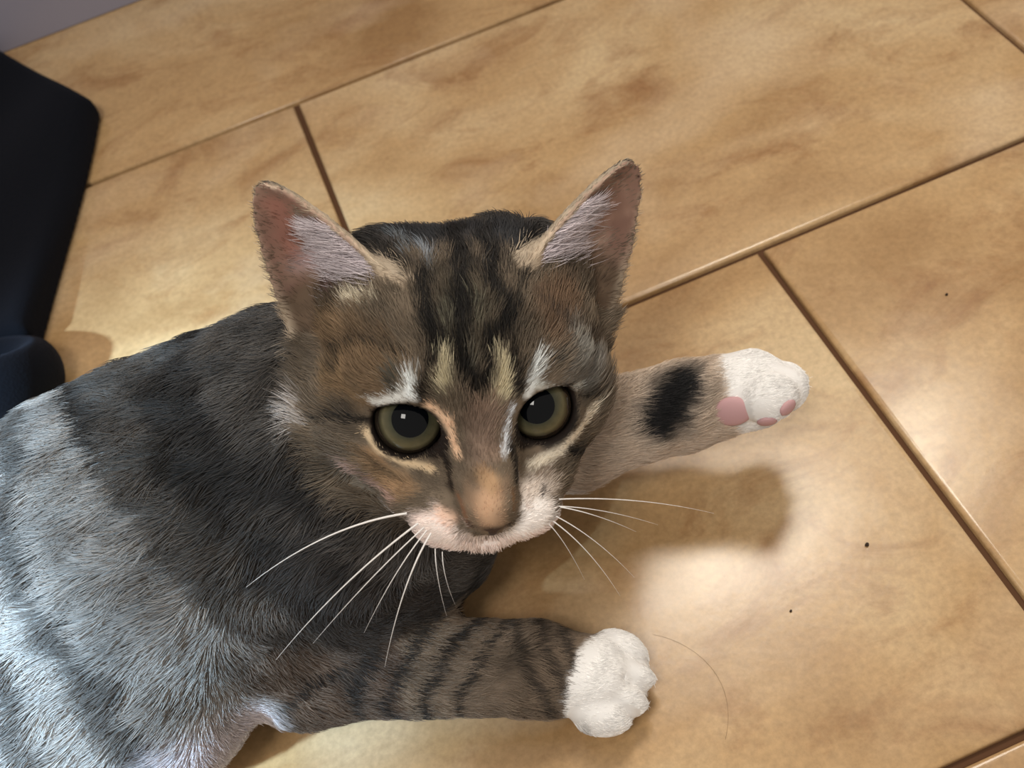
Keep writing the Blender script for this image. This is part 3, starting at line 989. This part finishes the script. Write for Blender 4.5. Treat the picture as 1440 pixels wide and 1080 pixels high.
# long pale tufts growing from the front edge of each ear across the opening
for s in (-1, 1):
    E = EAR[s]
    n = 3000
    t = rng.uniform(0.0, 0.62, n)
    a = 2.0 * (1 - t) ** 0.60
    x = -0.97 + 0.95 * rng.beta(1.1, 2.2, n)
    cup = (0.95 * (1 - t) + 0.12) * (0.30 + 0.70 * np.clip(t / 0.4, 0, 1))
    p0 = E['o'] + np.outer(t * E['L'], E['s']) + np.outer(x * a, E['w']) + np.outer(cup * (x * x - 1) + 0.1, E['d'])
    dirv = E['w'] * 0.75 + E['s'] * 0.62 + E['d'] * 0.12
    dirv = dirv + rng.normal(0, 0.16, (n, 3))
    dirv /= np.linalg.norm(dirv, axis=1)[:, None]
    L_ = rng.uniform(0.7, 1.55, n) * (1.0 - 0.45 * t)
    ss = np.linspace(0, 1, 6)[None, :, None]
    pp = p0[:, None] + dirv[:, None] * L_[:, None, None] * ss + np.asarray(E['d'])[None, None] * (0.30 * ss * (1 - ss) - 0.25 * ss * ss)
    pp = HEAD_O + pp @ HM.T
    cc = np.tile(lin((214, 204, 208)), (n, 1)) * np.exp(rng.normal(0, 0.2, (n, 1)))
    hair_object('ear_tuft', pp, 0.0075 * np.array([1, 1, 0.9, 0.75, 0.5, 0.15])[None, :], cc, fur_mat, kitten, K_OFF)


# ------------------------------------------------------------------ the kitten: eyes, nose, whiskers, pads
def cap_mesh(R, ang, rings=14, seg=40, z0=0.0):
    vs, fs = [(0, 0, R)], []
    for i in range(1, rings + 1):
        a = ang * i / rings
        for j in range(seg):
            b = 2 * math.pi * j / seg
            vs.append((R * math.sin(a) * math.cos(b), R * math.sin(a) * math.sin(b), R * math.cos(a)))
    for j in range(seg): fs.append((0, 1 + j, 1 + (j + 1) % seg))
    for i in range(rings - 1):
        for j in range(seg):
            a, b = 1 + i * seg + j, 1 + i * seg + (j + 1) % seg
            fs.append((a, a + seg, b + seg, b))
    return [tuple(np.array(v) * CM) for v in vs], fs


def wet(m):
    b = m.node_tree.nodes['Principled BSDF']
    b.inputs['Specular IOR Level'].default_value = 0.0
    b.inputs['Coat Weight'].default_value = 0.45
    b.inputs['Coat Roughness'].default_value = 0.04
    return m


sclera_mat = wet(new_mat('eye_rim', (38, 32, 26), 0.4, 0.4))
pupil_mat = wet(new_mat('pupil', (6, 8, 12), 0.2, 0.5))
iris_mat = wet(new_mat('iris', (120, 116, 84), 0.4, 0.4))
nt = iris_mat.node_tree
tc = nt.nodes.new('ShaderNodeTexCoord')
sep = nt.nodes.new('ShaderNodeSeparateXYZ'); nt.links.new(tc.outputs['Object'], sep.inputs[0])
r2 = nt.nodes.new('ShaderNodeVectorMath'); r2.operation = 'LENGTH'
flat = nt.nodes.new('ShaderNodeCombineXYZ')
nt.links.new(sep.outputs[0], flat.inputs[0]); nt.links.new(sep.outputs[1], flat.inputs[1])
nt.links.new(flat.outputs[0], r2.inputs[0])
rmp = nt.nodes.new('ShaderNodeValToRGB')
mr = nt.nodes.new('ShaderNodeMapRange'); mr.inputs['From Max'].default_value = 0.0085
nt.links.new(r2.outputs['Value'], mr.inputs['Value']); nt.links.new(mr.outputs[0], rmp.inputs[0])
el = rmp.color_ramp.elements
el.new(0.6); el.new(0.85)
for e, (p, c) in zip(el, ((0.40, (40, 44, 40)), (0.62, (74, 74, 58)), (0.86, (112, 106, 80)), (1.0, (44, 40, 30)))):
    e.position = p; e.color = (*lin(c), 1)
nz = nt.nodes.new('ShaderNodeTexNoise'); nz.inputs['Scale'].default_value = 600
nt.links.new(tc.outputs['Object'], nz.inputs['Vector'])
mx = nt.nodes.new('ShaderNodeMix'); mx.data_type = 'RGBA'; mx.blend_type = 'MULTIPLY'; mx.inputs[0].default_value = 0.35
nt.links.new(rmp.outputs[0], mx.inputs[6]); nt.links.new(nz.outputs[0], mx.inputs[7])
nt.links.new(mx.outputs[2], nt.nodes['Principled BSDF'].inputs['Base Color'])

for s in (-1, 1):
    c = hw(*EYE_C[s])
    gaze = unit(CAM - c + np.array(GAZE[s]))
    q = Vector(gaze).to_track_quat('Z', 'Y')
    vs, fs = cap_mesh(EYE_R - 0.015, math.radians(150))
    ball = mesh_obj('eye', vs, fs, sclera_mat, kitten)
    ball['label'] = 'olive green eye with a dark pupil'
    ball.location = (c - K_OFF) * CM
    ball.rotation_mode = 'QUATERNION'; ball.rotation_quaternion = q
    vs, fs = cap_mesh(EYE_R - 0.002, math.radians(60)); mesh_obj('iris', vs, fs, iris_mat, ball)
    vs, fs = cap_mesh(EYE_R + 0.006, math.radians(30), 8); mesh_obj('pupil', vs, fs, pupil_mat, ball)

nose_mat = new_mat('nose_leather', (58, 42, 37), 0.45, 0.4)
Nf = Field(hw(0, -1.65, 4.4) - 1.0, hw(0, -1.65, 4.4) + 1.0, 0.035)
Nf.add(*ellipsoid(hw(0, -1.64, 4.42), (0.54, 0.27, 0.32), HM), 0.1)
Nf.add(*ellipsoid(hw(0, -1.85, 4.40), (0.22, 0.26, 0.22), HM), 0.12)
for s in (-1, 1):
    Nf.cut(capsule(hw(s * 0.20, -1.72, 4.66), hw(s * 0.46, -1.62, 4.52), 0.06, 0.085)[0], hw(s * 0.3, -1.65, 4.6), 0.5, 0.05)
nv, nf = Nf.mesh(2)
nose = fast_mesh('nose', nv, nf, nose_mat, kitten, K_OFF)
nose['label'] = 'dark brownish nose leather'

pad_mat = new_mat('paw_pad', (192, 152, 154), 0.6, 0.3)
fdir = unit(J['far3'] - J['far2'])


def pad(center, r):
    """soft pad seated in the skin at the point nearest to center"""
    i = np.argmin(np.linalg.norm(KV - center, axis=1))
    near = np.linalg.norm(KV - KV[i], axis=1) < 0.5
    c, pn = KV[i], unit(KN[near].mean(0))
    sp = unit(np.cross(pn, fdir)); M_ = np.stack([np.cross(sp, pn), sp, pn], 1)
    f = Field(c - max(r) - 0.3, c + max(r) + 0.3, 0.05)
    f.add(*ellipsoid(c - pn * 0.02, r, M_), 0.05)
    return fast_mesh('paw_pad', *f.mesh(1), pad_mat, kitten, K_OFF)


pad(pad_c, (0.62, 0.50, 0.20))
for p_ in TOE_PADS:
    pad(np.array(p_), (0.32, 0.26, 0.12))


def ray_pt(px, py, depth):
    return CAM + (FW + (px - 720) / FOCAL * RI - (py - 540) / FOCAL * UP) * depth


whisker_mat = new_mat('whisker', (235, 232, 230), 0.35, 0.5)


def whisker(p0, p1, p2, r0=0.022):
    n, seg = 18, 6
    t = np.linspace(0, 1, n)[:, None]
    C_ = (1 - t) ** 2 * p0 + 2 * t * (1 - t) * p1 + t * t * p2
    vs, fs = [], []
    for i in range(n):
        d = unit(C_[min(i + 1, n - 1)] - C_[max(i - 1, 0)])
        u = unit(np.cross(d, (0.3, 0.2, 0.9))); w = np.cross(d, u)
        r = r0 * (1 - 0.9 * i / (n - 1))
        for j in range(seg):
            a = 2 * math.pi * j / seg
            vs.append(tuple((C_[i] + (u * math.cos(a) + w * math.sin(a)) * r - K_OFF) * CM))
    for i in range(n - 1):
        for j in range(seg):
            a, b = i * seg + j, i * seg + (j + 1) % seg
            fs.append((a, b, b + seg, a + seg))
    return mesh_obj('whisker', vs, fs, whisker_mat, kitten)


for (x0, y0, d0), (x1, y1, d1), (x2, y2, d2), r in (
        ((572, 722, 28.0), (455, 738, 27.5), (346, 826, 28.5), 0.034),
        ((588, 736, 27.8), (480, 815, 27.0), (388, 928, 28.2), 0.030),
        ((596, 742, 27.8), (520, 810, 27.0), (440, 905, 28.0), 0.022),
        ((600, 746, 27.7), (555, 800, 27.0), (512, 890, 28.0), 0.022),
        ((606, 750, 27.6), (565, 815, 26.8), (541, 938, 28.0), 0.030),
        ((612, 772, 27.6), (612, 810, 27.2), (628, 866, 28.0), 0.014),
        ((622, 776, 27.6), (622, 810, 27.2), (640, 850, 28.0), 0.012),
        ((786, 702, 28.0), (900, 697, 28.2), (1004, 722, 29.0), 0.018),
        ((786, 712, 28.0), (850, 714, 28.0), (925, 738, 29.0), 0.015),
        ((788, 713, 28.0), (840, 722, 28.0), (895, 748, 29.0), 0.018),
        ((782, 726, 28.0), (840, 756, 28.0), (892, 812, 29.0), 0.016),
        ((778, 733, 28.0), (830, 770, 28.0), (872, 838, 29.0), 0.018),
        ((772, 737, 28.0), (795, 760, 28.0), (822, 815, 29.0), 0.013)):
    whisker(ray_pt(x0, y0, d0), ray_pt(x1, y1, d1), ray_pt(x2, y2, d2), r)

# ------------------------------------------------------------------ dark garment on the left
cloth_mat = new_mat('navy_cloth', (11, 13, 19), 0.95, 0.1)
nt = cloth_mat.node_tree
tc = nt.nodes.new('ShaderNodeTexCoord')
nz = nt.nodes.new('ShaderNodeTexNoise'); nz.inputs['Scale'].default_value = 900; nz.inputs['Detail'].default_value = 3
nt.links.new(tc.outputs['Object'], nz.inputs['Vector'])
bp = nt.nodes.new('ShaderNodeBump'); bp.inputs['Strength'].default_value = 0.5; bp.inputs['Distance'].default_value = 0.0006
nt.links.new(nz.outputs[0], bp.inputs['Height']); nt.links.new(bp.outputs[0], nt.nodes['Principled BSDF'].inputs['Normal'])
b = nt.nodes['Principled BSDF']
b.inputs['Sheen Weight'].default_value = 0.03; b.inputs['Sheen Tint'].default_value = (0.6, 0.65, 0.9, 1)

g_loc = at(-60, 330, 0)
garment = empty('garment', tuple(g_loc * CM))
tag(garment, 'crumpled dark navy cloth garment lying on the tiles near the wall', 'garment')


def cloth_slab(f, outline, h0, k, wob):
    """soft slab over a convex outline (cm, on the floor), h0 cm thick"""
    O = np.array([p[:2] for p in outline])
    c = O.mean(0)

    def fn(P):
        d = np.full(P.shape[:-1], -99.0, np.float32)
        q = P[..., :2]
        for a, b in zip(O, np.roll(O, -1, 0)):
            e = unit(b - a); nn = np.array([e[1], -e[0]])
            if (c - a) @ nn > 0: nn = -nn
            dd = (q - a) @ nn
            kk = 0.35
            hh = np.clip(0.5 + 0.5 * (dd - d) / kk, 0, 1)
            d = d + (dd - d) * hh + kk * hh * (1 - hh) * 0.5
        sh = P.shape
        w = wob(P.reshape(-1, 3).astype(float) * np.array([1, 1, 0.3])).reshape(sh[:-1])
        top = h0 + 0.45 * w
        r = 0.7
        dx = np.maximum(d + r + 0.12 * w, 0); dzz = np.maximum(P[..., 2] - top + r, 0)
        return np.sqrt(dx * dx + dzz * dzz) - r
    R_ = np.linalg.norm(O - c, axis=1).max() + h0
    f.add(fn, np.array([c[0], c[1], h0 / 2]), R_, k)


gf = Field((-36, 34, -0.3), (-8, 62, 6), 0.16)
cloth_slab(gf, [at(138, 150, 0.8), at(112, 250, 0.8), at(76, 380, 0.8), at(52, 480, 0.8), at(-330, 520, 0.8), at(-330, 60, 0.8), at(-20, 64, 0.8)], 1.7, 0.3, Wobble(11, 0.55, 8))
gf.floor(0.03)
gv, gfc = gf.mesh(2)
fast_mesh('fabric', gv, gfc, cloth_mat, garment, g_loc)
cf = Field((-36, 26, -0.3), (-8, 50, 7), 0.14)


def cuff_ring(P, c=at(-8, 535, 1.3)):
    q = P - c.astype(np.float32)
    M2 = np.stack([unit(np.array([0.9, -0.35, 0.0])), unit(np.array([0.30, 0.75, -0.55])), np.zeros(3)], 1)
    M2[:, 1] = unit(M2[:, 1] - M2[:, 0] * (M2[:, 0] @ M2[:, 1])); M2[:, 2] = np.cross(M2[:, 0], M2[:, 1])
    q = q @ M2.astype(np.float32)
    rr = np.sqrt((q[..., 0] / 1.05) ** 2 + (q[..., 1]) ** 2)
    return np.sqrt(((rr - 1.75)) ** 2 + (q[..., 2] / 1.5) ** 2) * 0.8 - 0.72


cc = at(-8, 535, 1.3)
cf.add(cuff_ring, cc, 4.5, 0.3)
sl0, sl1 = cc + np.array([-1.6, 0.9, -0.3]), np.array([-30.0, 42.5, 0.9])          # the sleeve runs back under the fabric
ex_ = unit((sl1 - sl0) * (1, 1, 0))
cf.add(*capsule(sl0, sl0 + (sl1 - sl0) * 0.4, 1.55, 1.6), 0.6)
cf.add(*ellipsoid((sl0 + sl1) / 2 + ex_ * 1.0, (7.0, 2.9, 1.45), np.stack([ex_, np.cross((0, 0, 1.0), ex_), (0, 0, 1.0)], 1)), 1.2)
cf.floor(0.03)
cv, cfc = cf.mesh(2)
fast_mesh('cuff', cv, cfc, cloth_mat, garment, g_loc)

# ------------------------------------------------------------------ specks on the floor
crumb_mat = new_mat('crumb', (52, 40, 32), 0.8, 0.2)
for x, y, r, lab in ((1219, 767, 0.075, 'tiny dark crumb on the sunlit tile beside the dark joint'),
                     (1112, 860, 0.05, 'tiny dark crumb on the tile between white paw and long joint'),
                     (1331, 415, 0.06, 'tiny dark crumb on the tile near the right edge')):
    p = at(x, y, 0)
    f = Field(p - 0.25, p + 0.25, 0.02)
    f.add(*ellipsoid(p + (0, 0, r * 0.6), (r, r * 0.8, r * 0.7)), 0.02)
    f.add(*ellipsoid(p + (r * 0.5, r * 0.6, r * 0.5), (r * 0.6, r * 0.5, r * 0.5)), 0.03)
    f.floor(0.004)
    o = fast_mesh('crumb', *f.mesh(1), crumb_mat, None, p)
    o.location = p * CM
    tag(o, lab, 'crumb', 'crumbs on the tiles')

hp = [at(918, 892, 0.02), at(985, 905, 0.03), at(1040, 960, 0.03), at(1020, 1040, 0.02)]
t_ = np.linspace(0, 1, 24)[:, None]
hc_ = (1 - t_) ** 3 * hp[0] + 3 * t_ * (1 - t_) ** 2 * hp[1] + 3 * t_ * t_ * (1 - t_) * hp[2] + t_ ** 3 * hp[3]
hv_, hf_ = [], []
for i in range(24):
    d_ = unit(hc_[min(i + 1, 23)] - hc_[max(i - 1, 0)]); u_ = np.cross(d_, (0, 0, 1.0))
    for c_, s2_ in ((1, 0), (-0.5, 0.87), (-0.5, -0.87)):
        hv_.append(tuple((hc_[i] - hp[0] + 0.0035 * (u_ * c_ + np.array([0, 0, s2_]))) * CM))
for i in range(23):
    for j in range(3):
        hf_.append((3 * i + j, 3 * i + (j + 1) % 3, 3 * i + 3 + (j + 1) % 3, 3 * i + 3 + j))
stray = mesh_obj('stray_hair', hv_, hf_, new_mat('stray_hair', (120, 94, 66), 0.6, 0.3))
stray.location = hp[0] * CM
tag(stray, 'fine stray hair curling on the tile beside the white paw', 'hair')
